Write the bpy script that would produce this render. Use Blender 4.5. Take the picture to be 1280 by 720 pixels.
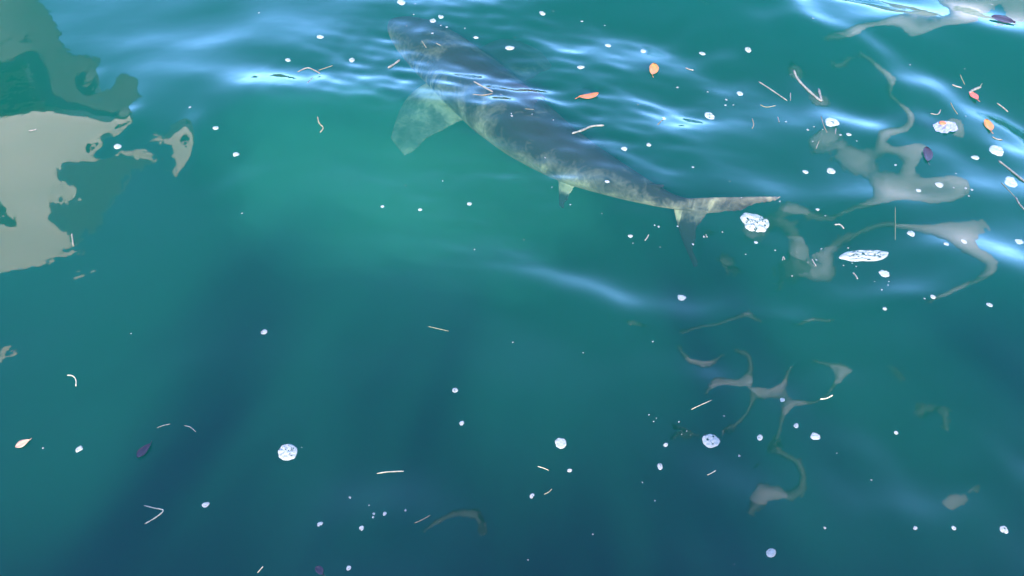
import bpy, bmesh, math, random
import numpy as np
from mathutils import Vector, Matrix, noise as mnoise

R = math.radians
sc = bpy.context.scene
for o in list(bpy.data.objects):
    bpy.data.objects.remove(o)
C = sc.collection

# ------------------------------------------------------------------ camera
CAM_H, DEPR, HFOV = 3.0, R(50), R(62)
cam_d = bpy.data.cameras.new('camera')
cam = bpy.data.objects.new('camera', cam_d)
C.objects.link(cam)
cam.location = (0, 0, CAM_H)
cam.rotation_euler = (R(90) - DEPR, 0, 0)
cam_d.angle = HFOV
cam_d.clip_start, cam_d.clip_end = 0.05, 2000
sc.camera = cam

# ------------------------------------------------------------------ sky and sun
SUN_EL = R(34)
SUN_AZ = R(184)            # clockwise from +Y: behind the viewer and a little to the left
world = bpy.data.worlds.new('World')
sc.world = world
world.use_nodes = True
wn = world.node_tree.nodes
sky = wn.new('ShaderNodeTexSky')
sky.sky_type = 'NISHITA'
sky.sun_disc = False
sky.sun_elevation = SUN_EL
sky.sun_rotation = SUN_AZ
sky.air_density = 0.7
sky.dust_density = 0.0
sky.ozone_density = 7.0
wn['Background'].inputs['Strength'].default_value = 0.15
world.node_tree.links.new(sky.outputs[0], wn['Background'].inputs['Color'])
sun_d = bpy.data.lights.new('sun', 'SUN')
sun_d.energy = 2.3
sun_d.angle = R(1.5)
sun_d.color = (1.0, 0.94, 0.84)
sun = bpy.data.objects.new('sun', sun_d)
C.objects.link(sun)
sdir = Vector((math.sin(SUN_AZ) * math.cos(SUN_EL), math.cos(SUN_AZ) * math.cos(SUN_EL), math.sin(SUN_EL)))
sun.rotation_euler = sdir.to_track_quat('Z', 'Y').to_euler()

vs = sc.view_settings
vs.view_transform = 'Standard'
vs.look = 'None'
vs.exposure = 3.85
vs.gamma = 1.0
vs.use_curve_mapping = False
cy = sc.cycles
cy.use_denoising = True
cy.max_bounces = 8
cy.volume_bounces = 2
cy.transparent_max_bounces = 16
cy.sample_clamp_indirect = 6.0

# ------------------------------------------------------------------ helpers
FPX = 640 / math.tan(HFOV / 2)
cD, sD = math.cos(DEPR), math.sin(DEPR)


def P(px, py, z=0.0):
    """the point at height z that lies under pixel (px, py) of the 1280 x 720 photograph: used once, to survey positions"""
    a, b = (px - 640) / FPX, (py - 360) / FPX
    d = Vector((a, cD - b * sD, -sD - b * cD))
    t = (z - CAM_H) / d.z
    return Vector((0, 0, CAM_H)) + d * t


def mat(name):
    m = bpy.data.materials.new(name)
    m.use_nodes = True
    m.node_tree.nodes.clear()
    return m, m.node_tree.nodes, m.node_tree.links


def simple_mat(name, c1, c2, scale=30.0, rough=0.7, bump=0.3, spec=0.3, detail=4, trans=0.0):
    m, n, l = mat(name)
    out = n.new('ShaderNodeOutputMaterial')
    b = n.new('ShaderNodeBsdfPrincipled')
    tc = n.new('ShaderNodeTexCoord')
    nz = n.new('ShaderNodeTexNoise')
    nz.inputs['Scale'].default_value = scale
    nz.inputs['Detail'].default_value = detail
    cr = n.new('ShaderNodeValToRGB')
    cr.color_ramp.elements[0].color = (*c1, 1)
    cr.color_ramp.elements[1].color = (*c2, 1)
    cr.color_ramp.elements[0].position = 0.3
    cr.color_ramp.elements[1].position = 0.7
    bp = n.new('ShaderNodeBump')
    bp.inputs['Strength'].default_value = bump
    bp.inputs['Distance'].default_value = 0.005
    l.new(tc.outputs['Object'], nz.inputs['Vector'])
    l.new(nz.outputs['Fac'], cr.inputs['Fac'])
    l.new(nz.outputs['Fac'], bp.inputs['Height'])
    l.new(cr.outputs['Color'], b.inputs['Base Color'])
    l.new(bp.outputs['Normal'], b.inputs['Normal'])
    b.inputs['Roughness'].default_value = rough
    b.inputs['Specular IOR Level'].default_value = spec
    if trans:
        b.inputs['Subsurface Weight'].default_value = trans
        b.inputs['Subsurface Radius'].default_value = (0.01, 0.008, 0.006)
    l.new(b.outputs['BSDF'], out.inputs['Surface'])
    return m


def link(name, me, m=None, parent=None, smooth=False):
    o = bpy.data.objects.new(name, me)
    C.objects.link(o)
    if m is not None:
        me.materials.clear()
        me.materials.append(m)
    if smooth:
        me.polygons.foreach_set('use_smooth', [True] * len(me.polygons))
    if parent is not None:
        o.parent = parent
    return o


def from_bm(name, bm, m=None, parent=None, smooth=False):
    me = bpy.data.meshes.new(name)
    bmesh.ops.recalc_face_normals(bm, faces=bm.faces)
    bm.to_mesh(me)
    bm.free()
    return link(name, me, m, parent, smooth)


def tag(o, label=None, cat=None, group=None, kind=None):
    if label: o['label'] = label
    if cat: o['category'] = cat
    if group: o['group'] = group
    if kind: o['kind'] = kind
    return o


def box_bm(bm, x0, x1, y0, y1, z0, z1, bevel=0.0):
    r = bmesh.ops.create_cube(bm, size=1.0, matrix=Matrix.Translation(((x0 + x1) / 2, (y0 + y1) / 2, (z0 + z1) / 2)) @
                              Matrix.Diagonal((x1 - x0, y1 - y0, z1 - z0, 1)))
    if bevel:
        es = {e for v in r['verts'] for e in v.link_edges}
        bmesh.ops.bevel(bm, geom=list(es), offset=bevel, segments=2, affect='EDGES', profile=0.5)


def box(name, x0, x1, y0, y1, z0, z1, m, parent=None, bevel=0.0):
    bm = bmesh.new()
    box_bm(bm, x0, x1, y0, y1, z0, z1, bevel)
    return from_bm(name, bm, m, parent)


# ------------------------------------------------------------------ water: a real height field
rng = np.random.RandomState(11)


def smooth01(t):
    t = np.clip(t, 0, 1)
    return t * t * (3 - 2 * t)


# free swell: sines of many lengths, with slope about equal per length
SINES = []
RIPPLES = []
WAKE = []
for k in range(46):
    lam = 0.42 * (2.6 / 0.42) ** rng.rand()
    ang = R(rng.normal(62, 34))                    # direction of travel
    slope = (0.026 if lam < 0.8 else 0.036) * (0.6 + 0.8 * rng.rand())
    SINES.append((2 * math.pi / lam * math.cos(ang), 2 * math.pi / lam * math.sin(ang), slope * lam / (2 * math.pi), rng.rand() * 6.283, lam))

for k in range(30):
    lam = 0.24 * (0.60 / 0.24) ** rng.rand()
    ang = R(rng.normal(60, 40))
    slope = 0.024 * (0.6 + 0.8 * rng.rand())
    RIPPLES.append((2 * math.pi / lam * math.cos(ang), 2 * math.pi / lam * math.sin(ang), slope * lam / (2 * math.pi), rng.rand() * 6.283))

for k in range(14):
    lam = 0.09 * (0.26 / 0.09) ** rng.rand()
    ang = R(rng.normal(70, 55))
    slope = 0.044 * (0.6 + 0.8 * rng.rand())
    WAKE.append((2 * math.pi / lam * math.cos(ang), 2 * math.pi / lam * math.sin(ang), slope * lam / (2 * math.pi), rng.rand() * 6.283))

# single wave crests: photographed positions of the two ends (1280 x 720), half width m, height m
CRESTS = [
    (195, 122, 350, 118, 0.27, 0.058), (120, 66, 330, 56, 0.10, 0.010), (320, 142, 500, 146, 0.22, 0.044), (130, 92, 300, 108, 0.08, 0.006), (330, 64, 470, 92, 0.07, 0.008),
    (250, 160, 250, 214, 0.055, 0.021), (170, 148, 170, 166, 0.045, 0.014), (122, 96, 124, 112, 0.05, 0.009), (128, 180, 128, 190, 0.04, 0.008), (455, 118, 560, 136, 0.06, 0.007),
    (60, 130, 240, 190, 0.12, 0.012), (285, 128, 420, 108, 0.08, 0.008),
    (520, 144, 730, 138, 0.055, 0.011), (505, 40, 625, 70, 0.075, 0.020),
    (600, 26, 710, 92, 0.10, 0.016), (690, 100, 970, 182, 0.15, 0.030), (700, 30, 830, 66, 0.07, 0.008),
    (990, 14, 1180, 70, 0.08, 0.013), (1120, 30, 1290, 66, 0.08, 0.012), (1110, 110, 1300, 196, 0.20, 0.036),
    (975, 120, 1180, 210, 0.14, 0.022), (1010, 256, 1165, 262, 0.08, 0.014), (900, 120, 1040, 180, 0.08, 0.008),
    (630, 340, 840, 418, 0.095, 0.032), (735, 268, 900, 292, 0.045, 0.006), (900, 285, 1060, 345, 0.06, 0.008),
    (1110, 386, 1270, 360, 0.15, 0.048), (1170, 452, 1310, 418, 0.15, 0.046), (1215, 516, 1320, 474, 0.15, 0.030), (1080, 330, 1200, 318, 0.08, 0.010), (930, 402, 1010, 404, 0.05, 0.007), (1085, 380, 1185, 396, 0.06, 0.008),
    (420, 690, 530, 666, 0.16, 0.042), (245, 480, 345, 410, 0.16, 0.010), (262, 248, 352, 214, 0.05, 0.005),
    (775, 655, 890, 668, 0.08, 0.008), (955, 545, 1040, 560, 0.08, 0.008),
    (1160, 515, 1270, 530, 0.09, 0.009), (1150, 650, 1290, 690, 0.10, 0.012), (880, 470, 1010, 520, 0.09, 0.006),
]


def water_height(X, Y, dense=True):
    H = np.zeros_like(X)
    # the chop is livelier towards the open side (right and far), calmer close to the wall on the left
    live = 0.16 + 0.09 * smooth01((X + 1.8) / 0.8) + 0.50 * smooth01((X + 0.8) / 2.6) + 0.5 * smooth01((Y - 2.4) / 2.2) * smooth01((X + 2.6) / 1.6)
    for kx, ky, a, ph, lam in SINES:
        H += a * np.sin(kx * X + ky * Y + ph) * (live if lam < 1.3 else (0.5 + 0.5 * live) * (0.15 + 0.85 * smooth01((X + 1.9) / 1.6)))
    rip = smooth01((X + 0.4) / 1.6) * (0.55 + 0.45 * np.sin(1.7 * X + 2.3 * Y + 1.0)) + 0.12
    for kx, ky, a, ph in RIPPLES:
        H += a * np.sin(kx * X + ky * Y + ph) * rip
    # small cross ripples of the wake that the shark pushes up
    q0, q1 = P(540, 70), P(720, 190)
    ux, uy = (q1 - q0).normalized().x, (q1 - q0).normalized().y
    sa_ = (X - q0.x) * ux + (Y - q0.y) * uy
    da_ = -(X - q0.x) * uy + (Y - q0.y) * ux
    LL = (q1 - q0).length
    wake = np.exp(-0.5 * (da_ / 0.58) ** 2) * np.exp(-0.5 * (np.maximum(np.abs(sa_ - LL / 2) - LL / 2, 0) / 0.35) ** 2)
    for kx, ky, a, ph in WAKE:
        H += a * np.sin(kx * X + ky * Y + ph + 0.8 * np.sin(3.1 * X - 2.2 * Y)) * wake
    for (x0, y0, x1, y1, w, h) in CRESTS:
        p, q = P(x0, y0), P(x1, y1)
        dx, dy = q.x - p.x, q.y - p.y
        L = math.hypot(dx, dy)
        ux, uy = dx / L, dy / L
        s = (X - p.x) * ux + (Y - p.y) * uy
        d = -(X - p.x) * uy + (Y - p.y) * ux
        t = (s - L / 2) / (L / 2 + w)
        h = h * np.interp((y0 + y1) / 2, [40, 160, 330, 420, 700], [0.9, 1.05, 1.35, 1.4, 1.5])
        H += h * np.exp(-0.5 * (d / w) ** 2) * np.exp(-(t * t) ** 1.5 * 1.2)
    return H


def axis(lo, hi, step, far_lo, far_hi):
    core = np.arange(lo, hi + step / 2, step)
    def tail(start, end):
        v, s, out = start, step, []
        sg = 1 if end > start else -1
        while (end - v) * sg > 0:
            s *= 1.35
            v = v + sg * s
            out.append(v)
        out[-1] = end
        return np.array(out)
    return np.concatenate([tail(lo, far_lo)[::-1], core, tail(hi, far_hi)])


STEP = 0.0145
xs = axis(-4.6, 4.6, STEP, -400, 400)
ys = axis(0.9, 7.6, STEP, -400, 700)
X, Y = np.meshgrid(xs, ys)
Hh = water_height(X, Y)
damp = smooth01(1 - (np.maximum(np.abs(X) - 4.6, 0)) / 3.0) * smooth01(1 - np.maximum(Y - 7.6, 0) / 3.0) * smooth01(1 - np.maximum(0.9 - Y, 0) / 3.0)
Hh = Hh * damp
ny, nx = X.shape
verts = np.stack([X, Y, Hh], -1).reshape(-1, 3)
DEEP = -7.0
idx = np.arange(nx * ny).reshape(ny, nx)
quads = np.stack([idx[:-1, :-1], idx[:-1, 1:], idx[1:, 1:], idx[1:, :-1]], -1).reshape(-1, 4)
# the closed body of water below: sides and bed side, as the same mesh
ring = np.concatenate([idx[0, :], idx[1:, -1], idx[-1, :-1][::-1], idx[1:-1, 0][::-1]])
low = verts[ring].copy()
low[:, 2] = DEEP
base = len(verts)
verts = np.concatenate([verts, low])
nr = len(ring)
li = base + np.arange(nr)
side = np.stack([np.roll(ring, -1), ring, li, np.roll(li, -1)], -1)
faces = np.concatenate([quads, side])
me = bpy.data.meshes.new('water')
nf = len(faces)
me.vertices.add(len(verts))
me.vertices.foreach_set('co', verts.ravel())
me.loops.add(nf * 4 + nr)
me.polygons.add(nf + 1)
lv = np.concatenate([faces.ravel(), li[::-1]])
me.loops.foreach_set('vertex_index', lv.astype(np.int32))
starts = np.concatenate([np.arange(nf) * 4, [nf * 4]])
me.polygons.foreach_set('loop_start', starts.astype(np.int32))
sm = np.zeros(nf + 1, bool)
sm[:len(quads)] = True
me.polygons.foreach_set('use_smooth', sm)
me.update(calc_edges=True)
me.validate()

m, n, l = mat('harbour_water')
out = n.new('ShaderNodeOutputMaterial')
geo = n.new('ShaderNodeNewGeometry')
tc = n.new('ShaderNodeTexCoord')
nz = n.new('ShaderNodeTexNoise')
nz.inputs['Scale'].default_value = 5.0
nz.inputs['Detail'].default_value = 3.0
bp = n.new('ShaderNodeBump')
bp.inputs['Strength'].default_value = 0.25
bp.inputs['Distance'].default_value = 0.01
l.new(tc.outputs['Object'], nz.inputs['Vector'])
l.new(nz.outputs['Fac'], bp.inputs['Height'])
dot = n.new('ShaderNodeVectorMath'); dot.operation = 'DOT_PRODUCT'
l.new(bp.outputs['Normal'], dot.inputs[0]); l.new(geo.outputs['Incoming'], dot.inputs[1])
ab = n.new('ShaderNodeMath'); ab.operation = 'ABSOLUTE'; l.new(dot.outputs['Value'], ab.inputs[0])
om = n.new('ShaderNodeMath'); om.operation = 'SUBTRACT'; om.inputs[0].default_value = 1.0; om.use_clamp = True; l.new(ab.outputs[0], om.inputs[1])
pw = n.new('ShaderNodeMath'); pw.operation = 'POWER'; pw.inputs[1].default_value = 5.0; l.new(om.outputs[0], pw.inputs[0])
F0 = 0.0205
fr = n.new('ShaderNodeMath'); fr.operation = 'MULTIPLY_ADD'; fr.inputs[1].default_value = 1 - F0; fr.inputs[2].default_value = F0
l.new(pw.outputs[0], fr.inputs[0])
tr = n.new('ShaderNodeBsdfTransparent')
gl = n.new('ShaderNodeBsdfGlossy'); gl.inputs['Roughness'].default_value = 0.0
l.new(bp.outputs['Normal'], gl.inputs['Normal'])
mx = n.new('ShaderNodeMixShader')
l.new(fr.outputs[0], mx.inputs[0]); l.new(tr.outputs[0], mx.inputs[1]); l.new(gl.outputs[0], mx.inputs[2])
l.new(mx.outputs[0], out.inputs['Surface'])
vsn = n.new('ShaderNodeVolumeScatter')
vsn.inputs['Color'].default_value = (0.05, 0.84, 0.62, 1)
vsn.inputs['Density'].default_value = 0.152
vsn.inputs['Anisotropy'].default_value = 0.25
va = n.new('ShaderNodeVolumeAbsorption')       # absorbs (1 - colour) * density
va.inputs['Color'].default_value = (0.25, 0.57, 0.52, 1)
va.inputs['Density'].default_value = 1.5
ad = n.new('ShaderNodeAddShader')
l.new(vsn.outputs[0], ad.inputs[0]); l.new(va.outputs[0], ad.inputs[1])
l.new(ad.outputs[0], out.inputs['Volume'])
water = link('water', me, m)
tag(water, 'rippled blue green harbour water with sky reflections', 'water', kind='structure')

# silt that the animal has stirred up: a lumpy body of murkier green water
bm = bmesh.new()
bmesh.ops.create_icosphere(bm, subdivisions=5, radius=1.0)
for v in bm.verts:
    d = v.co.normalized()
    v.co = d * (1 + 0.34 * mnoise.fractal(d * 1.7 + Vector((3, 1, 7)), 1.0, 2.0, 4))
    v.co = Vector((v.co.x * 1.25, v.co.y * 0.80, v.co.z * 0.30))
m, n, l = mat('stirred_silt')
out = n.new('ShaderNodeOutputMaterial')
vsn = n.new('ShaderNodeVolumeScatter')
vsn.inputs['Color'].default_value = (0.24, 0.90, 0.52, 1)
vsn.inputs['Density'].default_value = 0.13
l.new(vsn.outputs[0], out.inputs['Volume'])
silt = from_bm('silt_cloud', bm, m, None, True)
silt.location = P(490, 230, -0.5)
silt.rotation_euler = (0, 0, R(-24))
tag(silt, 'pale green cloud of stirred silt hanging in the water round the shark', 'silt', kind='stuff')

# seabed
bm = bmesh.new()
bmesh.ops.create_grid(bm, x_segments=40, y_segments=40, size=395)
for v in bm.verts:
    v.co.z = -6.6 + 0.2 * mnoise.noise(v.co * 0.05)
    v.co.y += 150
seabed = from_bm('seabed', bm, simple_mat('silt', (0.06, 0.06, 0.045), (0.10, 0.095, 0.07), 2.0, 0.95))
tag(seabed, 'dark silty harbour bed far below the water', 'seabed', kind='structure')

# far shore added out of view: a wooded ridge hiding the pale low sky
bm = bmesh.new()
prev = None
for k in range(181):
    a = math.pi * k / 180
    ring_v = []
    for r_, z_ in ((150, -1.0), (170, 6), (200, 17), (250, 24), (330, 20), (390, -1)):
        q = Vector((r_ * math.cos(a), r_ * math.sin(a), 0))
        nzv = mnoise.fractal(q * 0.02, 1.0, 2.0, 5)
        ring_v.append(bm.verts.new((q.x, q.y, z_ * (1 + 0.5 * nzv) if z_ > 0 else z_)))
    if prev:
        for i in range(5):
            bm.faces.new((prev[i], prev[i + 1], ring_v[i + 1], ring_v[i]))
    prev = ring_v
hill = from_bm('sky_blocking_ridge', bm, simple_mat('wooded_slope', (0.03, 0.045, 0.02), (0.07, 0.08, 0.04), 0.3, 0.95))
tag(hill, 'low wooded ridge across the harbour, added unseen to hide the pale sky', 'hill', kind='structure')

# ------------------------------------------------------------------ the quay the viewer leans over (throws its shade on the near water)
concrete = simple_mat('weathered_concrete', (0.20, 0.195, 0.18), (0.33, 0.32, 0.30), 6.0, 0.9, 0.5)
granite = simple_mat('coping_stone', (0.25, 0.24, 0.22), (0.38, 0.36, 0.33), 14.0, 0.85, 0.4)
quay = bpy.data.objects.new('seawall', None)
C.objects.link(quay)
quay.location = (0, -0.3, DEEP)
tag(quay, 'concrete seawall with stone parapet along the near edge of the water', 'wall')


def child_box(name, par, x0, x1, y0, y1, z0, z1, m, bevel=0.0):
    o = box(name, x0, x1, y0, y1, z0, z1, m, None, bevel)
    o.parent = par
    o.matrix_parent_inverse = Matrix.Translation(par.location).inverted()
    return o


child_box('wall_face', quay, -40, 40, -1.6, 0.02, -6.5, 0.50, concrete)
child_box('walkway', quay, -40, 40, -14, -1.602, -6.5, 0.498, concrete)
for k in range(-16, 16):
    child_box('coping_stone', quay, k * 1.25 + 0.006, k * 1.25 + 1.244, -0.45, 0.03, 0.502, 0.65, granite, 0.012)

# trees added out of view, crowns shaped for ragged shade on the near water
bark = simple_mat('tree_bark', (0.05, 0.04, 0.03), (0.11, 0.09, 0.07), 12.0, 0.95, 0.6)
leafm = simple_mat('tree_leaf', (0.035, 0.06, 0.018), (0.07, 0.10, 0.03), 3.0, 0.6, 0.0)


def added_shade_tree(x, y, top, rx, label, seed):
    rnd = random.Random(seed)
    root = bpy.data.objects.new('added_shade_tree', None)
    C.objects.link(root)
    root.location = (x, y, 0.50)
    tag(root, label, 'tree', 'added shade trees along the quay')
    hh = top - 0.50
    bm = bmesh.new()
    prev = None
    for k in range(7):
        t = k / 6
        r_ = 0.11 * (1 - 0.75 * t)
        c = Vector((0.08 * math.sin(3 * t + seed), 0.06 * math.sin(4 * t), hh * 0.85 * t))
        row = [bm.verts.new(c + Vector((r_ * math.cos(a * math.pi / 4), r_ * math.sin(a * math.pi / 4), 0))) for a in range(8)]
        if prev:
            for a in range(8):
                bm.faces.new((prev[a], prev[(a + 1) % 8], row[(a + 1) % 8], row[a]))
        prev = row
    from_bm('trunk', bm, bark, root, True)
    bm = bmesh.new()
    clumps = []
    for k in range(64):
        a, rr = rnd.random() * 6.283, math.sqrt(rnd.random())
        zc = 0.22 + 0.78 * rnd.random()
        env = math.sin(min(1, (zc - 0.2) / 0.8 * 0.85 + 0.15) * math.pi) ** 0.6
        clumps.append((Vector((rx * rr * env * math.cos(a), rx * 0.8 * rr * env * math.sin(a), hh * zc - 0.12)), rnd.uniform(0.22, 0.36)))
    for c, r_ in clumps:
        zc_ = c.z / hh
        for q in range(int(11 * (1.0 if zc_ < 0.74 else 0.55))):
            d = Vector((rnd.gauss(0, 1), rnd.gauss(0, 1), rnd.gauss(0, 0.8))).normalized() * r_ * rnd.random() ** 0.4
            u = Vector((rnd.gauss(0, 1), rnd.gauss(0, 1), rnd.gauss(0, 1))).normalized()
            w = u.orthogonal().normalized()
            p = c + d
            s1, s2 = rnd.uniform(0.07, 0.11), rnd.uniform(0.03, 0.05)
            bm.faces.new([bm.verts.new(p - u * s1), bm.verts.new(p - w * s2), bm.verts.new(p + u * s1), bm.verts.new(p + w * s2)])
    from_bm('crown', bm, leafm, root)


SHADE_TREES = [(-9.2, 4.20, 1.3, 'broad added shade tree on the quay, first in the row by the grey cruiser'), (-7.6, 4.30, 1.2, 'second added shade tree in the quay row from the grey cruiser'),
         (-6.0, 4.20, 1.2, 'third added shade tree in the quay row from the grey cruiser'), (-4.5, 4.30, 1.1, 'fourth added shade tree in the quay row from the grey cruiser'),
         (-3.2, 3.95, 1.0, 'rounded added shade tree on the quay beside the slim narrow one'), (-1.75, 4.40, 0.36, 'slim narrow added shade tree on the quay, tallest of the row'),
         (-0.9, 4.10, 1.0, 'short added shade tree on the quay between the slim narrow one and a broad one'), (0.5, 4.25, 1.1, 'broad added shade tree on the quay straight behind the shark tail'),
         (1.9, 4.42, 1.1, 'rounded added shade tree on the quay, fourth in the row from the boat shed'), (3.3, 4.30, 1.1, 'third added shade tree in the quay row from the boat shed'),
         (4.9, 4.20, 1.2, 'tall added shade tree on the quay next to the last one before the shed'), (6.6, 4.30, 1.3, 'last added shade tree on the quay, nearest the boat shed')]
for i_, (x_, t_, r_, lab) in enumerate(SHADE_TREES):
    added_shade_tree(x_, -4.0, t_, r_, lab, i_ + 3)

# ------------------------------------------------------------------ moored cruiser beyond the left edge: only its reflection is in view
hull_m = simple_mat('grey_hull_paint', (0.14, 0.125, 0.118), (0.18, 0.16, 0.15), 3.0, 0.45, 0.05)
cabin_m = simple_mat('cream_cabin_paint', (0.93, 0.66, 0.53), (0.97, 0.70, 0.57), 2.0, 0.5, 0.05)
glass_m = simple_mat('dark_window_glass', (0.02, 0.022, 0.025), (0.03, 0.03, 0.035), 2.0, 0.08, 0.0, 0.6)
boat = bpy.data.objects.new('motor_cruiser', None)
C.objects.link(boat)
boat.location = (-9.25, 6.45, 0)
boat.rotation_euler = (0, 0, R(14))
tag(boat, 'grey hulled motor cruiser with tall cream cabin moored off the quay', 'boat')


def loft(rings, closed=True):
    """skin of equal-length vertex rings"""
    bm = bmesh.new()
    vr = [[bm.verts.new(p) for p in r] for r in rings]
    for a, b in zip(vr[:-1], vr[1:]):
        k = len(a)
        for i in range(k if closed else k - 1):
            j = (i + 1) % k
            bm.faces.new((a[i], a[j], b[j], b[i]))
    bm.faces.new(vr[0][::-1])
    bm.faces.new(vr[-1])
    return bm


rings = []
for t in np.linspace(0, 1, 24):
    xx = -6.0 + 10.7 * t
    hb = 1.3 * (1 - max(0, (t - 0.55) / 0.45) ** 2.2) + 0.02
    top = 2.45 + 0.25 * t ** 3
    rings.append([(xx, -hb, top), (xx, -hb * 0.96, 0.8), (xx + 0.0, -hb * 0.8, 0.0), (xx, -hb * 0.25, -0.7),
                  (xx, hb * 0.25, -0.7), (xx, hb * 0.8, 0.0), (xx, hb * 0.96, 0.8), (xx, hb, top)])
from_bm('hull', loft(rings), hull_m, boat, True)
rings = []
for t, hb, top in ((2.3, 0.75, 4.9), (2.6, 0.75, 4.95), (3.6, 0.75, 4.9), (4.35, 0.72, 4.7)):
    rings.append([(t, -hb, 2.35), (t, -hb * 0.97, top - 0.15), (t, -hb * 0.85, top), (t, hb * 0.85, top), (t, hb * 0.97, top - 0.15), (t, hb, 2.35)])
from_bm('cabin', loft(rings), cabin_m, boat)
for k in range(3):
    w = box('window', 2.70 + k * 0.40, 2.98 + k * 0.40, -0.79, -0.72, 3.0, 3.7, glass_m)
    w.parent = boat

# ------------------------------------------------------------------ navigation beacon across the basin: its tall pale reflection breaks into loops
white_m = simple_mat('white_beacon_paint', (0.54, 0.48, 0.55), (0.62, 0.55, 0.62), 2.0, 0.5, 0.03)
BX, BY = 6.4, 11.4
beacon = bpy.data.objects.new('beacon_tower', None)
C.objects.link(beacon)
beacon.location = (BX, BY, -6.5)
tag(beacon, 'tall pale grey harbour beacon tower standing in the water', 'tower')


def lathe(name, prof, m, par, seg=24):
    bm = bmesh.new()
    prev = None
    for r_, z_ in prof:
        row = [bm.verts.new((r_ * math.cos(6.28318 * k / seg), r_ * math.sin(6.28318 * k / seg), z_)) for k in range(seg)]
        if prev:
            for k in range(seg):
                bm.faces.new((prev[k], prev[(k + 1) % seg], row[(k + 1) % seg], row[k]))
        else:
            bm.faces.new(row[::-1])
        prev = row
    bm.faces.new(prev)
    o = from_bm(name, bm, m, par)
    return o


lathe('footing', [(1.1, 0), (1.1, 7.1), (0.95, 7.3)], concrete, beacon)
lathe('shaft', [(0.66, 7.302), (0.58, 16.5)], white_m, beacon)
lathe('upper_shaft', [(0.575, 16.502), (0.42, 24.0)], simple_mat('reflection_dimming_grey', (0.16, 0.17, 0.20), (0.21, 0.22, 0.25), 2.0, 0.5, 0.03), beacon)  # darker upper half, coloured to weaken its reflection in the nearer water
lathe('gallery', [(0.42, 24.002), (0.85, 24.25), (0.85, 24.4), (0.5, 24.42)], white_m, beacon)
lathe('lantern', [(0.40, 24.422), (0.40, 25.2), (0.5, 25.25), (0.06, 25.8)], glass_m, beacon)

# ------------------------------------------------------------------ boat shed beyond the right edge: only its reflection is in view
shed_m = simple_mat('pale_grey_boards', (0.76, 0.71, 0.70), (0.84, 0.78, 0.77), 2.0, 0.7, 0.1)
shed = bpy.data.objects.new('boat_shed', None)
C.objects.link(shed)
shed.location = (12.0, 1.8, -6.4)
tag(shed, 'tall pale grey boat shed on the quay with flat roof', 'building')
SHED_X, SHED_Y0, SHED_Y1, SHED_T = 9.8, 0.06, 3.6, 4.5


def shed_box(name, *a):
    o = box(name, *a)
    o.parent = shed
    o.matrix_parent_inverse = Matrix.Translation(shed.location).inverted()
    return o


shed_box('wall', SHED_X, 14.2, SHED_Y0, SHED_Y1, -6.4, SHED_T, shed_m)
shed_box('roof', SHED_X - 0.15, 14.4, SHED_Y0 - 0.05, SHED_Y1 + 0.15, SHED_T + 0.002, SHED_T + 0.14, hull_m)
shed_box('window', SHED_X - 0.03, SHED_X - 0.002, 1.0, 1.9, 2.0, 3.2, glass_m)

# ------------------------------------------------------------------ shark: one continuous skin
def catmull(pts, n):
    pts = [Vector(p) for p in pts]
    pts = [2 * pts[0] - pts[1]] + pts + [2 * pts[-1] - pts[-2]]
    outp = []
    segs = len(pts) - 3
    for i in range(n):
        u = i / (n - 1) * segs
        k = min(int(u), segs - 1)
        t = u - k
        p0, p1, p2, p3 = pts[k:k + 4]
        outp.append(0.5 * ((2 * p1) + (p2 - p0) * t + (2 * p0 - 5 * p1 + 4 * p2 - p3) * t * t + (3 * p1 - p0 - 3 * p2 + p3) * t ** 3))
    return outp


ZB = -0.37
spine = [P(*p, z) for p, z in [((488, 26), ZB + .03), ((520, 46), ZB + .01), ((556, 74), ZB), ((594, 107), ZB - .01), ((632, 141), ZB), ((672, 172), ZB + .02),
                               ((716, 200), ZB + .05), ((760, 221), ZB + .09), ((800, 238), ZB + .13), ((836, 251), ZB + .17), ((866, 257), ZB + .19)]]
NS = 70
sp = catmull(spine, NS)
prof_u = [0, .02, .05, .10, .18, .28, .38, .48, .60, .72, .82, .90, .95, 1.0]
prof_w = [.020, .085, .130, .178, .218, .235, .235, .212, .163, .112, .073, .046, .034, .026]
prof_h = [.012, .048, .078, .115, .150, .175, .190, .180, .145, .100, .066, .044, .038, .040]
bm = bmesh.new()
UP = Vector((0, 0, 1))
NR = 28
prev = None
frames = []
for i, p in enumerate(sp):
    t = (sp[min(i + 1, NS - 1)] - sp[max(i - 1, 0)]).normalized()
    side_v = t.cross(UP).normalized()
    upv = side_v.cross(t).normalized()
    u = i / (NS - 1)
    w = float(np.interp(u, prof_u, prof_w))
    h = float(np.interp(u, prof_u, prof_h))
    frames.append((p, t, side_v, upv, w, h))
    row = []
    for k in range(NR):
        a = 2 * math.pi * k / NR
        ca, sa = math.cos(a), math.sin(a)
        rr = 1.0
        zz = sa * h * (1.0 if sa > 0 else 0.85)
        # a low keel of the back and a flatter belly
        row.append(bm.verts.new(p + side_v * (ca * w * (1 - 0.12 * max(sa, 0) ** 2)) + upv * zz))
    if prev:
        for k in range(NR):
            bm.faces.new((prev[k], prev[(k + 1) % NR], row[(k + 1) % NR], row[k]))
    else:
        bm.faces.new(row[::-1])
    prev = row
bm.faces.new(prev)


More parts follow.
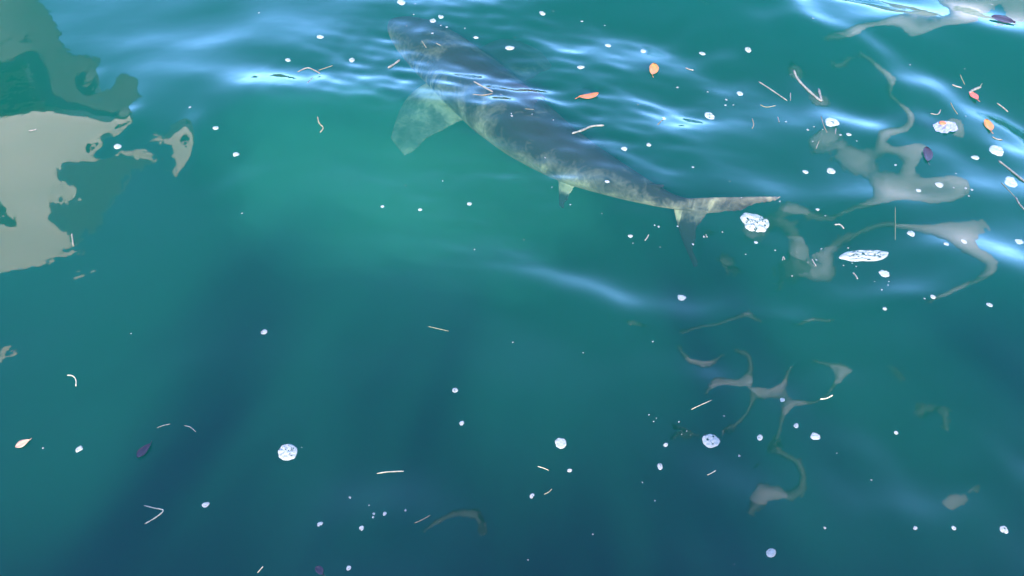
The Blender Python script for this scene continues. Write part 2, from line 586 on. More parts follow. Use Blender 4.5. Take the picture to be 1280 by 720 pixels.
def fin(bm, outline_root, outline_tip, thick_root, thick_tip, normal, n=10, m=14, sweep=None):
    """a blade: root chord (front, rear) to tip chord (front, rear), lens section, curved leading edge"""
    rf, rr_ = outline_root
    tf, tr_ = outline_tip
    prev = None
    for j in range(n + 1):
        v = j / n
        f = rf.lerp(tf, v)
        r = rr_.lerp(tr_, v)
        if sweep is not None:
            bow = math.sin(v * math.pi)
            f = f + sweep[0] * bow
            r = r + sweep[1] * bow
        th = thick_root + (thick_tip - thick_root) * v
        r = r + (f - r).normalized() * (0.014 * math.sin(v * 17 + thick_root * 90) * v)
        row = []
        for k in range(m):
            a = 2 * math.pi * k / m
            c = 0.5 - 0.5 * math.cos(a)
            row.append(bm.verts.new(f.lerp(r, c) + normal * (math.sin(a) * th * (1.25 - 0.75 * c))))
        if prev:
            for k in range(m):
                bm.faces.new((prev[k], prev[(k + 1) % m], row[(k + 1) % m], row[k]))
        else:
            bm.faces.new(row[::-1])
        prev = row
    bm.faces.new(prev)


def fr_at(u):
    return frames[int(round(u * (NS - 1)))]


# dorsal fin
pa, ta, sa_, ua, wa, ha = fr_at(0.36)
pb, tb, sb, ub, wb, hb = fr_at(0.49)
tip = pb + UP * (hb + 0.160) + tb * 0.06
fin(bm, (pa + UP * (ha - 0.03), pb + UP * (hb - 0.02)), (tip, tip + tb * 0.035 - UP * 0.012), 0.020, 0.004, sa_,
    sweep=((-ta * 0.02 + UP * 0.03), (-tb * 0.05)))
# second dorsal
pa, ta, sa_, ua, wa, ha = fr_at(0.80)
pb, tb, sb, ub, wb, hb = fr_at(0.86)
tip = pb + UP * (hb + 0.05) + tb * 0.04
fin(bm, (pa + UP * (ha - 0.02), pb + UP * (hb - 0.01)), (tip, tip + tb * 0.02), 0.010, 0.003, sa_)
# near pectoral (towards the viewer), traced to its own depth
zf = ZB - 0.07
root = (P(560, 92, zf), P(606, 142, zf))
tipc = (P(488, 172, zf - 0.14), P(507, 197, zf - 0.15))
fin(bm, root, tipc, 0.030, 0.011, Vector((0.1, -0.25, 1)).normalized(),
    sweep=(P(510, 120, zf - .06) - P(524, 132, zf - .06), P(552, 163, zf - .06) - P(556, 169, zf - .06)))
# far pectoral
root = (P(596, 62, zf), P(640, 112, zf))
tipc = (P(676, 64, zf - 0.20), P(692, 84, zf - 0.20))
fin(bm, root, tipc, 0.030, 0.008, Vector((0.1, 0.25, 1)).normalized(),
    sweep=(P(636, 46, zf) - P(640, 61, zf), Vector((0, 0, 0))))
# pelvic fins
pa, ta, sa_, ua, wa, ha = fr_at(0.60)
for s_ in (1, -1):
    r0 = pa + sa_ * (s_ * wa * 0.6) - UP * 0.07
    r1 = r0 + ta * 0.14
    tp = r0 + ta * 0.16 + sa_ * (s_ * 0.15) - UP * 0.05
    fin(bm, (r0, r1), (tp, tp + ta * 0.04), 0.014, 0.004, UP)
# tail fin: long upper lobe, short lower lobe
pe, te, se, ue, we, he = frames[-1]
a0 = frames[-7][0]
up_tip = P(977, 246, -0.045)
fin(bm, (a0 + UP * 0.02, pe - UP * 0.045 + te * 0.05), (up_tip - te * 0.02, up_tip + te * 0.004), 0.020, 0.0035, se, n=18,
    sweep=(UP * 0.005, -UP * 0.045 - te * 0.015))
lo_tip = P(870, 334, -0.52)
fin(bm, (a0 - UP * 0.01, pe - UP * 0.01 + te * 0.10), (lo_tip - te * 0.015, lo_tip + te * 0.01), 0.018, 0.004, se, n=12,
    sweep=(-te * 0.015, -te * 0.05 + UP * 0.02))

m, n, l = mat('shark_skin')
out = n.new('ShaderNodeOutputMaterial')
b = n.new('ShaderNodeBsdfPrincipled')
geo = n.new('ShaderNodeNewGeometry')
sx = n.new('ShaderNodeSeparateXYZ')
l.new(geo.outputs['Normal'], sx.inputs[0])
tc = n.new('ShaderNodeTexCoord')
nz = n.new('ShaderNodeTexNoise'); nz.inputs['Scale'].default_value = 3.6; nz.inputs['Detail'].default_value = 6.0; nz.inputs['Roughness'].default_value = 0.62; nz.inputs['Distortion'].default_value = 1.2  # mottled hide; its pale blotches also paint in rippling caustic light
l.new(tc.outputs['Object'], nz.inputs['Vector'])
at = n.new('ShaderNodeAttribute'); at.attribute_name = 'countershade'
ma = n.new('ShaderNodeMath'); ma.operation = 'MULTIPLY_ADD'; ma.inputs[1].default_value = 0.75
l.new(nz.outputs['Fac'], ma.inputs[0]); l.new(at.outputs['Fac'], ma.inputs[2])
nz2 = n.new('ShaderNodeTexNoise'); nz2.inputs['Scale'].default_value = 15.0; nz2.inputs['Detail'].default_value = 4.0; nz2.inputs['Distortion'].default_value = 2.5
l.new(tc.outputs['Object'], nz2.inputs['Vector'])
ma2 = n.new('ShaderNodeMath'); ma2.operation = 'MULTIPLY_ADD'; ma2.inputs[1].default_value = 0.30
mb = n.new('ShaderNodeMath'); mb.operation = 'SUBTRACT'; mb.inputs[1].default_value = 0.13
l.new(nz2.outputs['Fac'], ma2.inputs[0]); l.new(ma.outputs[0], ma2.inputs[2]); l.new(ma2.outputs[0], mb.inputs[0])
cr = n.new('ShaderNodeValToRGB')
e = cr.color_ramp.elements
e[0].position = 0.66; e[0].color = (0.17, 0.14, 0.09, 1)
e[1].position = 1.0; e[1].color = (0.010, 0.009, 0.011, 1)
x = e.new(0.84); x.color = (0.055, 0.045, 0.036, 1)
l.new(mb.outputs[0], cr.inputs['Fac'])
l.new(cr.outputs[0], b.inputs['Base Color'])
b.inputs['Roughness'].default_value = 0.6
b.inputs['Specular IOR Level'].default_value = 0.04
l.new(b.outputs[0], out.inputs['Surface'])

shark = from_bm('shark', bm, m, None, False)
# close the blades into the body: one voxel skin, smoothed
rm = shark.modifiers.new('skin', 'REMESH'); rm.mode = 'VOXEL'; rm.voxel_size = 0.0052
smo = shark.modifiers.new('smooth', 'SMOOTH'); smo.factor = 0.6; smo.iterations = 6
dg = bpy.context.evaluated_depsgraph_get()
me2 = bpy.data.meshes.new_from_object(shark.evaluated_get(dg))
shark.modifiers.clear()
shark.data = me2
me2.materials.clear(); me2.materials.append(m)
nv = len(me2.vertices)
co = np.empty(nv * 3); me2.vertices.foreach_get('co', co); co = co.reshape(-1, 3)
nrm = np.empty(nv * 3); me2.vertices.foreach_get('normal', nrm); nrm = nrm.reshape(-1, 3)
spn = np.array([list(f[0]) for f in frames])
hts = np.array([f[5] for f in frames])
d2 = ((co[:, None, :2] - spn[None, :, :2]) ** 2).sum(-1)
near = d2.argmin(1)
rel = (co[:, 2] - spn[near, 2]) / hts[near]          # -1 belly .. +1 back
lat = np.sqrt(d2.min(1)) / np.array([f[4] for f in frames])[near]
cs = np.clip(0.42 + 0.24 * rel, 0, 0.75)
u_ = near / (NS - 1)
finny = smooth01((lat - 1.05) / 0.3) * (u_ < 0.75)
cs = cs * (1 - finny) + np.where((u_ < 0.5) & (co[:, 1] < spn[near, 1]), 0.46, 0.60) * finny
taily = smooth01((u_ - 0.93) / 0.05)
cs = cs * (1 - taily) + np.interp(rel, [-3.0, -0.6], [0.76, 0.50]) * taily
# five gill slits on each flank behind the head
uf = near + 0.0
rel_s = ((co - spn[near]) * np.array([list(f[1]) for f in frames])[near]).sum(1) / (2.4 / NS)
uu = (near + np.clip(rel_s, -1, 1)) / (NS - 1)
slit = np.zeros(nv)
for g_ in (0.185, 0.203, 0.221, 0.239, 0.257):
    slit = np.maximum(slit, np.exp(-0.5 * ((uu - g_ - 0.012 * rel) / 0.0028) ** 2))
slit *= (np.abs(rel - 0.15) < 0.5) * (lat > 0.6) * (lat < 1.2)
co -= nrm * (0.008 * slit)[:, None]
me2.vertices.foreach_set('co', co.ravel())
cs = cs + 0.5 * slit
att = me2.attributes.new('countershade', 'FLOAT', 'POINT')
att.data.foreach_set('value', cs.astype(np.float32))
me2.polygons.foreach_set('use_smooth', [True] * len(me2.polygons))
tag(shark, 'large slate grey shark with pale flanks gliding just below the surface', 'shark')

# ------------------------------------------------------------------ what drifts on the surface
def surf(px, py):
    """a spot on the water: its position and height"""
    p = P(px, py)
    for _ in range(3):
        z = float(water_height(np.array([p.x]), np.array([p.y]))[0])
        p = P(px, py, z)
    return p


def px_size(p):
    """metres of water that one photograph pixel covers at this distance, across the line of sight"""
    return (p - Vector((0, 0, CAM_H))).length / FPX


# foam: a froth of bubbles, half air, so part of the light goes through
m, n, l = mat('foam')
out = n.new('ShaderNodeOutputMaterial')
b = n.new('ShaderNodeBsdfPrincipled')
tc = n.new('ShaderNodeTexCoord')
vo = n.new('ShaderNodeTexVoronoi'); vo.inputs['Scale'].default_value = 260.0
l.new(tc.outputs['Object'], vo.inputs['Vector'])
cr = n.new('ShaderNodeValToRGB')
cr.color_ramp.elements[0].position = 0.0; cr.color_ramp.elements[0].color = (0.26, 0.26, 0.28, 1)
cr.color_ramp.elements[1].position = 0.6; cr.color_ramp.elements[1].color = (0.56, 0.54, 0.55, 1)
l.new(vo.outputs['Distance'], cr.inputs['Fac'])
l.new(cr.outputs[0], b.inputs['Base Color'])
b.inputs['Roughness'].default_value = 0.5
bp = n.new('ShaderNodeBump'); bp.inputs['Strength'].default_value = 0.8; bp.inputs['Distance'].default_value = 0.003
l.new(vo.outputs['Distance'], bp.inputs['Height']); l.new(bp.outputs[0], b.inputs['Normal'])
tr = n.new('ShaderNodeBsdfTransparent')
mx = n.new('ShaderNodeMixShader'); mx.inputs[0].default_value = 0.25
l.new(tr.outputs[0], mx.inputs[1]); l.new(b.outputs[0], mx.inputs[2])
l.new(mx.outputs[0], out.inputs['Surface'])
foam_m = m


def foam_mesh(rx, ry, seed, holes, lobes=None, segs=30, rings=9):
    """low froth cushion with an uneven rim and open bubble holes"""
    rnd = random.Random(seed)
    off = Vector((seed * 3.7, seed * 1.3, 0))
    hl = []
    for k in range(holes):
        a, rr = rnd.random() * 6.283, 0.80 * math.sqrt(rnd.random())
        hl.append((rr * math.cos(a), rr * math.sin(a), rnd.uniform(0.03, 0.075) * (2.3 if holes < 4 else 1.0)))
    bm = bmesh.new()
    grid = []
    th = 0.28 * min(rx, ry)
    for j in range(rings + 1):
        v = j / rings
        row = []
        for k in range(segs):
            a = 2 * math.pi * k / segs
            d = Vector((math.cos(a), math.sin(a), 0))
            rad = 1 + 0.30 * mnoise.noise(d * 0.9 + off) + 0.12 * mnoise.noise(d * 2.6 + off)
            if lobes:
                rad *= lobes(a)
            x, y = v * rad * d.x, v * rad * d.y
            z = th * (math.sqrt(max(0, 1 - v ** 3)) * (0.75 + 0.5 * mnoise.noise(Vector((x * 3, y * 3, 0)) + off))) - 0.001
            row.append((x, y, z))
        grid.append(row)
    vs_ = [[bm.verts.new((x * rx, y * ry, z)) for x, y, z in row] for row in grid]
    for j in range(rings):
        for k in range(segs):
            q = (k + 1) % segs
            cx = (grid[j][k][0] + grid[j + 1][q][0]) / 2
            cy_ = (grid[j][k][1] + grid[j + 1][q][1]) / 2
            if any((cx - hx) ** 2 + (cy_ - hy) ** 2 < hr * hr for hx, hy, hr in hl):
                continue
            if j == 0:
                bm.faces.new((vs_[0][k], vs_[1][k], vs_[1][q]))
            else:
                bm.faces.new((vs_[j][k], vs_[j + 1][k], vs_[j + 1][q], vs_[j][q]))
    bmesh.ops.delete(bm, geom=[v for v in bm.verts if not v.link_faces], context='VERTS')
    me = bpy.data.meshes.new('foam')
    bmesh.ops.recalc_face_normals(bm, faces=bm.faces)
    bm.to_mesh(me)
    bm.free()
    return me


def vstretch(p):
    """how much longer than its picture a flat thing is along the line of sight"""
    d = p - Vector((0, 0, CAM_H))
    return d.length / abs(d.z)


def place_foam(name, px, py, w, h, rot, seed, holes, label, group=None, lobes=None, segs=30, rings=9):
    p = surf(px, py)
    k = px_size(p)
    me = foam_mesh(w * k / 2, h * k / 2 * vstretch(p), seed, holes, lobes, segs, rings)
    o = link(name, me, foam_m, None, True)
    o.location = p + Vector((0, 0, 0.0015))
    o.rotation_euler = (0, 0, R(rot))
    tag(o, label, 'foam', group)
    return o


place_foam('foam_patch', 945, 280, 30, 21, -38, 1, 44, 'large tapering white foam patch just off the shark tail tip', None, lambda a: 1 + 0.45 * max(0, math.cos(a - 2.9)) ** 6, 84, 26)
place_foam('foam_patch', 1082, 320, 52, 13, 4, 2, 50, 'long wavy white foam strip with tiny holes, longest on the water', None, lambda a: 1 + 0.15 * math.cos(2 * a), 96, 26)
BIG = [(360, 565, 23, 18, 'pitted roundish foam clump, largest on the shaded water', 16), (888, 551, 20, 15, 'bubbly foam clump with one dark open bubble on shaded water', 3),
       (701, 554, 13, 14, 'upright oval foam clump dotted with dark holes', 9), (1246, 188, 16, 10, 'slanted oval foam clump above the long drifting stick', 4),
       (1263, 227, 13, 9, 'smooth oval foam clump beside the long drifting stick', 2), (1105, 342, 12, 7, 'small foam wedge just below the long wavy foam strip', 2),
       (1040, 153, 15, 9, 'white foam dome with dark centre near the curved twig', 3), (887, 145, 11, 8, 'round foam clump near the orange leaves, with a bubble edge', 3)]
for i_, (x_, y_, w_, h_, lab, ho) in enumerate(BIG):
    place_foam('foam_clump', x_, y_, w_, h_, -15 + 11 * (i_ % 4), 20 + i_, ho, lab, None, None, 52, 17)
MID = [(1019, 545, 13), (964, 691, 14), (1255, 662, 11), (852, 372, 12), (1039, 214, 11), (1139, 292, 10), (502, 3, 10), (637, 60, 10), (569, 488, 9),
       (577, 529, 8), (257, 631, 10), (330, 415, 9), (825, 583, 10), (950, 547, 9), (665, 620, 8), (712, 588, 7), (99, 561, 9), (452, 660, 8), (400, 655, 8),
       (436, 710, 8), (587, 255, 7), (780, 186, 8), (811, 181, 7), (1174, 231, 9), (1274, 302, 9), (1205, 302, 7), (995, 532, 8), (978, 500, 7), (832, 556, 7),
       (1120, 541, 6), (788, 295, 7), (1061, 168, 6), (925, 117, 8), (759, 227, 6), (295, 193, 8), (147, 183, 9), (270, 160, 7), (935, 62, 9), (878, 67, 7),
       (804, 64, 7), (760, 57, 7), (726, 84, 8), (678, 17, 8), (400, 46, 8), (440, 75, 8), (360, 75, 7), (481, 642, 6), (1183, 305, 6), (1237, 381, 7), (1166, 371, 7),
       (1106, 386, 6), (1192, 660, 6), (1144, 660, 6), (1219, 197, 8), (830, 148, 5), (1007, 215, 7), (945, 303, 5), (478, 258, 5), (525, 262, 6), (551, 21, 7), (595, 47, 6),
       (541, 26, 8), (1022, 262, 5), (1148, 238, 6)]
for i_, (x_, y_, w_) in enumerate(MID):
    place_foam('foam_dot', x_, y_, w_ * 0.85, w_ * 0.6, (i_ * 37) % 90, 50 + i_, 1 + i_ % 3, *(('small white ring of foam bubbles drifting on the sunlit water', 'small foam rings on the sunlit water') if y_ < 400 else ('small bluish ring of foam bubbles drifting on the shaded water', 'small foam rings on the shaded water')), None, 20, 6)
rnd = random.Random(5)
specks = [foam_mesh(1.0, 1.0, 200 + k, 0, None, 10, 3) for k in range(6)]
spots = [(1093, 352), (1111, 352), (1070, 333), (1060, 310), (990, 345), (816, 427), (729, 441), (641, 428), (803, 603), (817, 527), (852, 543), (905, 520), (1089, 600),
         (1031, 660), (660, 700), (741, 668), (164, 417), (54, 560), (507, 232), (593, 312), (655, 300), (713, 256), (880, 296), (903, 290), (932, 318), (969, 313), (752, 267), (847, 283)]
while len(spots) < 110:
    x_, y_ = rnd.uniform(5, 1275), rnd.uniform(2, 715)
    if rnd.random() < 0.6:                      # most gather in short drift lines
        cx_, cy_ = rnd.choice([(1085, 345), (830, 300), (700, 20), (530, 20), (1030, 170), (1190, 130), (960, 250), (880, 120), (640, 135), (1230, 250), (850, 540), (480, 640)])
        t_ = rnd.gauss(0, 38)
        x_, y_ = cx_ + t_, cy_ + 0.35 * t_ + rnd.gauss(0, 9)
        if not (2 < x_ < 1278 and 2 < y_ < 716):
            continue
        spots.append((x_, y_))
        continue
    dens = 0.12 + 0.75 * (y_ < 360) * (0.35 + 0.65 * (x_ > 420)) + 0.15 * (x_ > 650)
    if rnd.random() < dens:
        spots.append((x_, y_))
for i_, (x_, y_) in enumerate(spots):
    p = surf(x_, y_)
    s_ = px_size(p) * rnd.choice([0.6, 0.8, 0.9, 1.0, 1.4])
    o = link('foam_speck', specks[i_ % 6])
    o.scale = (s_, s_ * 1.2, s_)
    o.rotation_euler = (0, 0, rnd.random() * 6)
    o.location = p + Vector((0, 0, 0.001))
    tag(o, 'tiny white speck of foam on the water', 'foam', 'tiny foam specks')
for me_ in specks:
    me_.materials.append(foam_m)


# leaves
def leaf_mesh(L, W, curl, stalk, seed):
    bm = bmesh.new()
    n_ = 12
    rows = []
    for j in range(n_ + 1):
        t = j / n_
        w = W / 2 * math.sin(math.pi * t ** 0.85) ** 0.8 * (1 + 0.06 * math.sin(9 * t + seed)) + 0.0004
        x = (t - 0.5) * L
        z = curl * (4 * (t - 0.5) ** 2) * L
        bend = 0.05 * L * math.sin(math.pi * t)
        rows.append([bm.verts.new((x, bend + w * s_, z + abs(s_) * W * 0.10)) for s_ in (-1, -0.5, 0, 0.5, 1)])
    for a, b2 in zip(rows[:-1], rows[1:]):
        for k in range(4):
            bm.faces.new((a[k], a[k + 1], b2[k + 1], b2[k]))
    geom = bmesh.ops.extrude_face_region(bm, geom=list(bm.faces))
    bmesh.ops.translate(bm, verts=[v for v in geom['geom'] if isinstance(v, bmesh.types.BMVert)], vec=(0, 0, 0.0006))
    return bm


def tube_bm(pts, rads, sides=7):
    bm = bmesh.new()
    prev = None
    for i, p in enumerate(pts):
        t = (pts[min(i + 1, len(pts) - 1)] - pts[max(i - 1, 0)]).normalized()
        u = t.cross(UP).normalized()
        w = u.cross(t)
        row = [bm.verts.new(p + (u * math.cos(a * 6.2832 / sides) + w * math.sin(a * 6.2832 / sides)) * rads[i]) for a in range(sides)]
        if prev:
            for a in range(sides):
                bm.faces.new((prev[a], prev[(a + 1) % sides], row[(a + 1) % sides], row[a]))
        else:
            bm.faces.new(row[::-1])
        prev = row
    bm.faces.new(prev)
    return bm


LM = {'orange': simple_mat('orange_leaf', (0.16, 0.055, 0.012), (0.22, 0.085, 0.02), 60, 0.5, 0.3),
      'rust': simple_mat('rust_leaf', (0.17, 0.042, 0.012), (0.22, 0.06, 0.018), 60, 0.5, 0.3),
      'red': simple_mat('red_leaf', (0.16, 0.030, 0.020), (0.20, 0.05, 0.03), 60, 0.5, 0.3),
      'plum': simple_mat('plum_leaf', (0.007, 0.005, 0.009), (0.014, 0.009, 0.016), 60, 0.5, 0.3),
      'peach': simple_mat('peach_leaf', (0.17, 0.095, 0.06), (0.22, 0.13, 0.085), 60, 0.5, 0.3),
      'straw': simple_mat('straw', (0.048, 0.045, 0.026), (0.085, 0.081, 0.055), 90, 0.7, 0.4),
      'cream': simple_mat('bleached_wood', (0.040, 0.040, 0.034), (0.095, 0.095, 0.084), 90, 0.7, 0.4),
      'brown': simple_mat('brown_twig', (0.045, 0.036, 0.025), (0.09, 0.075, 0.052), 90, 0.8, 0.4),
      'olive': simple_mat('olive_stem', (0.05, 0.055, 0.03), (0.10, 0.10, 0.06), 90, 0.8, 0.4),
      'strawshade': simple_mat('straw_in_shade', (0.14, 0.125, 0.08), (0.22, 0.20, 0.14), 90, 0.7, 0.4)}  # lighter copy of the straw colour for straws lying in shade
# name, tip pixel, base pixel, width px, colour, label
LEAVES = [((817, 81), (815, 95), 10, 'orange', 'upright orange oval leaf with short stalk floating beside a foam speck'),
          ((748, 119), (723, 122), 6, 'rust', 'flat rust orange leaf lying sideways, between shark and upright leaf'),
          ((1231, 151), (1238, 165), 9, 'orange', 'small orange leaf beside the lilac wrapper'),
          ((1212, 115), (1221, 127), 7, 'red', 'red leaf under the short white bark strip'),
          ((20, 560), (38, 551), 7, 'peach', 'pale peach coloured slender leaf alone on shaded water'),
          ((172, 573), (189, 556), 9, 'plum', 'dark plum leaf drifting near the pale peach leaf'),
          ((1157, 186), (1159, 203), 9, 'plum', 'dark plum leaf sunk at its tip below the lilac wrapper'),
          ((395, 709), (404, 719), 8, 'plum', 'dark maroon leaf scrap with a pale stalk'),
          ((1238, 23), (1268, 30), 7, 'plum', 'long dark leaf shape standing for a dark reflection on the bright blue ripple')]  # final entry draws a dark reflection as a leaf shape
for i_, (a_, b_, w_, colr, lab) in enumerate(LEAVES):
    pa_, pb_ = surf(*a_), surf(*b_)
    d = pb_ - pa_
    c = (pa_ + pb_) / 2
    ang = math.atan2(d.y, d.x)
    flat = abs(d.x) / max(d.length, 1e-6)
    W = w_ * px_size(c) * (1 + (vstretch(c) - 1) * flat)
    root = bpy.data.objects.new('leaf', None)
    C.objects.link(root)
    root.location = c + Vector((0, 0, 0.003))
    root.rotation_euler = (0, 0, ang)
    tag(root, lab, 'leaf')
    from_bm('blade', leaf_mesh(d.length, W, 0.04, True, i_), LM[colr], root, True)
    L = d.length
    from_bm('stalk', tube_bm([Vector((L * 0.46, 0, 0.04 * L)), Vector((L * 0.56, 0.03 * L, 0.045 * L)), Vector((L * 0.68, 0.08 * L, 0.04 * L))], [0.0016, 0.0014, 0.0012], 5), LM[colr], root, True)

# twigs and straws: pixel path, width px, colour, label
TW = [([(992, 88), (997, 99), (1009, 112), (1024, 125), (1026, 124), (1023, 111)], 3.6, 'cream', 'thick curved pale twig with a short spur, near the foam dome'),
      ([(948, 102), (962, 111), (984, 126)], 2.0, 'cream', 'thin straight grey stick beside the thick curved twig'),
      ([(715, 167), (728, 163), (740, 158), (755, 157)], 3.6, 'cream', 'knobbly cream bark strip over the green water by the shark flank'),
      ([(592, 102), (603, 108), (616, 115)], 2.6, 'cream', 'straight cream splinter floating over the shark back'),
      ([(591, 118), (604, 119), (616, 117)], 1.6, 'brown', 'thin brownish splinter under the cream one over the shark'),
      ([(485, 85), (492, 81), (500, 75)], 3.2, 'cream', 'short pale sliver beside the shark near fin'),
      ([(1248, 201), (1262, 212), (1284, 230)], 2.8, 'cream', 'long drifting pale stick running out past the oval foam clumps'),
      ([(1269, 246), (1274, 255), (1284, 266)], 2.6, 'cream', 'short pale stick end below the long drifting stick'),
      ([(1251, 228), (1260, 237), (1272, 250)], 1.0, 'olive', 'fine grey thread between the two drifting sticks'),
      ([(1211, 116), (1218, 112), (1226, 109)], 3.8, 'cream', 'short white bark strip lying on the red leaf'),
      ([(1190, 106), (1195, 108), (1202, 110)], 2.2, 'cream', 'crumpled pale straw left of the white bark strip'),
      ([(1200, 93), (1203, 100), (1206, 106)], 1.0, 'olive', 'fine olive stalk standing off the crumpled straw'),
      ([(1163, 142), (1172, 143), (1176, 137)], 1.8, 'cream', 'bent pale straw above the lilac wrapper'),
      ([(1188, 128), (1192, 136), (1197, 143)], 1.2, 'olive', 'olive stalk beside the bent pale straw'),
      ([(1246, 129), (1253, 134), (1260, 140)], 1.8, 'cream', 'slanted pale straw above the orange leaf by the wrapper'),
      ([(1240, 171), (1246, 174), (1253, 175)], 1.8, 'cream', 'curled pale straw below the orange leaf by the wrapper'),
      ([(940, 148), (942, 156), (940, 161)], 1.8, 'straw', 'hooked straw below the straight grey stick'),
      ([(972, 146), (974, 153)], 1.4, 'cream', 'tiny pale chip below the straight grey stick'),
      ([(950, 131), (958, 134), (970, 132)], 1.2, 'olive', 'grey curved thread below the straight grey stick'),
      ([(988, 116), (988, 126)], 1.4, 'cream', 'short upright straw by the end of the straight stick'),
      ([(1026, 145), (1030, 158), (1034, 166)], 1.2, 'straw', 'fine straw leading to the foam dome'),
      ([(1045, 160), (1044, 168)], 1.4, 'cream', 'tiny chip under the foam dome'),
      ([(1024, 176), (1020, 186)], 1.2, 'straw', 'fine straw below the foam dome'),
      ([(822, 156), (826, 152), (829, 149)], 1.6, 'straw', 'tiny straw near the round foam clump'),
      ([(857, 85), (862, 87), (867, 88)], 2.0, 'cream', 'pale chip drifting right of the upright orange leaf'),
      ([(1043, 281), (1050, 281), (1055, 286)], 2.4, 'cream', 'curved pale chip between foam patch and grey reflection'),
      ([(1015, 324), (1017, 328), (1020, 333)], 2.2, 'cream', 'pale chip left of the long wavy foam strip'),
      ([(1066, 341), (1069, 344), (1072, 349)], 2.4, 'cream', 'pale chip tucked under the long wavy foam strip'),
      ([(978, 326), (979, 321), (981, 325)], 2.0, 'cream', 'bent pale chip below the large foam patch'),
      ([(806, 301), (809, 297), (811, 293)], 2.2, 'cream', 'short straight straw below the shark tail'),
      ([(882, 293), (884, 297)], 1.8, 'cream', 'tiny chip beside the dark lower tail lobe'),
      ([(180, 632), (192, 635), (204, 638), (196, 646), (181, 655)], 2.0, 'strawshade', 'pale yellow straw bent into an arrowhead on shaded water'),
      ([(471, 592), (484, 590), (505, 589)], 1.8, 'strawshade', 'straight straw on the shaded water below the ripple'),
      ([(518, 654), (527, 650), (538, 644)], 1.6, 'brown', 'brownish straw on the pale blue ripple'),
      ([(84, 469), (91, 470), (95, 475), (95, 483)], 1.6, 'strawshade', 'hooked pale straw high on the shaded left water'),
      ([(90, 292), (91, 300), (92, 308)], 2.6, 'straw', 'yellowish sliver floating on the cream reflection edge'),
      ([(36, 164), (46, 162)], 1.8, 'cream', 'short pale straw on the upper part of the cream reflection'),
      ([(372, 90), (384, 85), (393, 88), (400, 92)], 2.0, 'cream', 'pale bent twig with a feathery film by the blue ripple'),
      ([(398, 88), (407, 85), (416, 82)], 1.2, 'straw', 'thin straw crossing the pale bent twig'),
      ([(384, 104), (388, 100), (391, 97)], 1.4, 'straw', 'short stalk under the pale bent twig'),
      ([(397, 146), (399, 154), (404, 160), (400, 166)], 2.4, 'straw', 'crooked yellow straw tuft in the green water left of the shark'),
      ([(196, 535), (204, 532), (213, 530)], 1.2, 'strawshade', 'faint pale thread, left half of a broken pair'),
      ([(230, 532), (238, 534), (245, 540)], 1.2, 'strawshade', 'faint pale thread, right half of a broken pair'),
      ([(535, 408), (548, 411), (561, 414)], 1.2, 'olive', 'fine grey straw below the middle of the shark'),
      ([(1025, 499), (1033, 498), (1041, 494)], 2.2, 'strawshade', 'curved pale straw above the grey ring reflection'),
      ([(884, 594), (890, 591), (895, 588)], 1.8, 'strawshade', 'short pale straw under the bubbly foam clump'),
      ([(672, 583), (679, 585), (686, 588)], 1.2, 'strawshade', 'fine pale straw below the upright oval foam clump'),
      ([(680, 618), (686, 615), (690, 611)], 1.8, 'straw', 'yellowish straw beside a foam ring on shaded water'),
      ([(864, 512), (872, 508), (890, 500)], 1.2, 'strawshade', 'pale broken straw above the bubbly foam clump'),
      ([(1119, 300), (1119, 258)], 0.8, 'olive', 'long fine grey hair floating by the grey reflection'),
      ([(656, 136), (668, 137)], 0.8, 'straw', 'faint short hair over the shark shoulder'),
      ([(527, 51), (533, 60)], 1.2, 'straw', 'first of two tiny straws over the shark head'),
      ([(545, 54), (551, 57)], 1.2, 'straw', 'second of two tiny straws over the shark head'),
      ([(1222, 112), (1228, 104)], 0.8, 'olive', 'fine stalk behind the white bark strip'),
      ([(322, 716), (329, 708)], 1.4, 'strawshade', 'pale straw at the shaded water by the maroon leaf')]
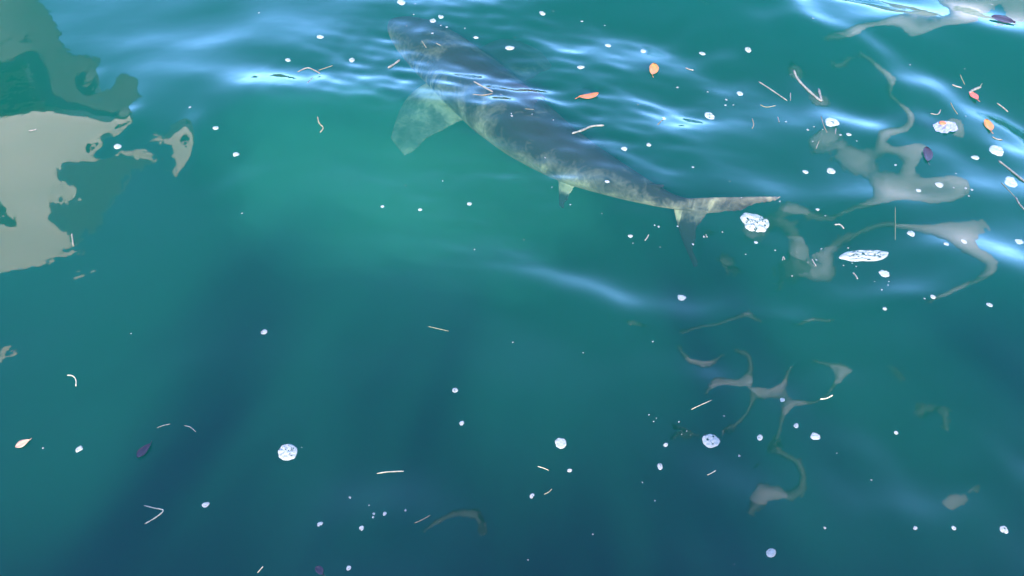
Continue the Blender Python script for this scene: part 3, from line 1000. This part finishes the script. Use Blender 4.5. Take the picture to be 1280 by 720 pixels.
for i_, (pts_, w_, colr, lab) in enumerate(TW):
    ps = [surf(*q) for q in pts_]
    k = px_size(ps[0])
    if len(ps) == 2:
        ps = [ps[0], ps[0].lerp(ps[1], 0.5), ps[1]]
    cen = sum(ps, Vector()) / len(ps)
    nn = 4 * len(ps)
    cur = catmull([q - cen for q in ps], nn)
    r0 = w_ * k * 0.36
    rn = random.Random(i_)
    rads = [r0 * (0.75 + 0.5 * rn.random()) * (0.45 if j in (0, nn - 1) else 1) for j in range(nn)]
    o = from_bm('twig' if w_ > 1.9 else 'straw', tube_bm(cur, rads, 7), LM[colr], None, True)
    o.location = cen + Vector((0, 0, r0 * 0.35))
    tag(o, lab, 'twig' if w_ > 1.9 else 'straw')

# crumpled plastic wrapper
wrap_m = simple_mat('lilac_plastic', (0.075, 0.08, 0.12), (0.12, 0.12, 0.16), 80, 0.3, 0.4, 0.5)
bm = bmesh.new()
pc = surf(1181, 160)
k = px_size(pc)
n1, n2 = 16, 9
g = [[None] * n2 for _ in range(n1)]
for i in range(n1):
    for j in range(n2):
        u, v = i / (n1 - 1) - 0.5, j / (n2 - 1) - 0.5
        edge = 1 - 0.35 * mnoise.noise(Vector((u * 5, v * 4, 2)))
        g[i][j] = bm.verts.new((u * 26 * k, v * 13 * k * 1.5 * edge * (0.55 + 0.45 * math.cos(u * 3)) + 0.25 * u * 13 * k, 0.008 + 0.010 * mnoise.noise(Vector((u * 6, v * 6, 0)))))
for i in range(n1 - 1):
    for j in range(n2 - 1):
        bm.faces.new((g[i][j], g[i + 1][j], g[i + 1][j + 1], g[i][j + 1]))
wr = bpy.data.objects.new('plastic_wrapper', None)
C.objects.link(wr)
wr.location = pc
tag(wr, 'crumpled pale lilac plastic wrapper with an orange spot', 'wrapper')
from_bm('film', bm, wrap_m, wr)
bm = bmesh.new()
bmesh.ops.create_icosphere(bm, subdivisions=2, radius=1.0, matrix=Matrix.Translation((-2 * k, 5 * k, 0.016)) @ Matrix.Diagonal((4.2 * k, 3.4 * k, 0.006, 1)))
for v in bm.verts:
    v.co += Vector((1, 1, 0)) * 0.003 * mnoise.noise(v.co * 60)
from_bm('printed_spot', bm, LM['rust'], wr, True)
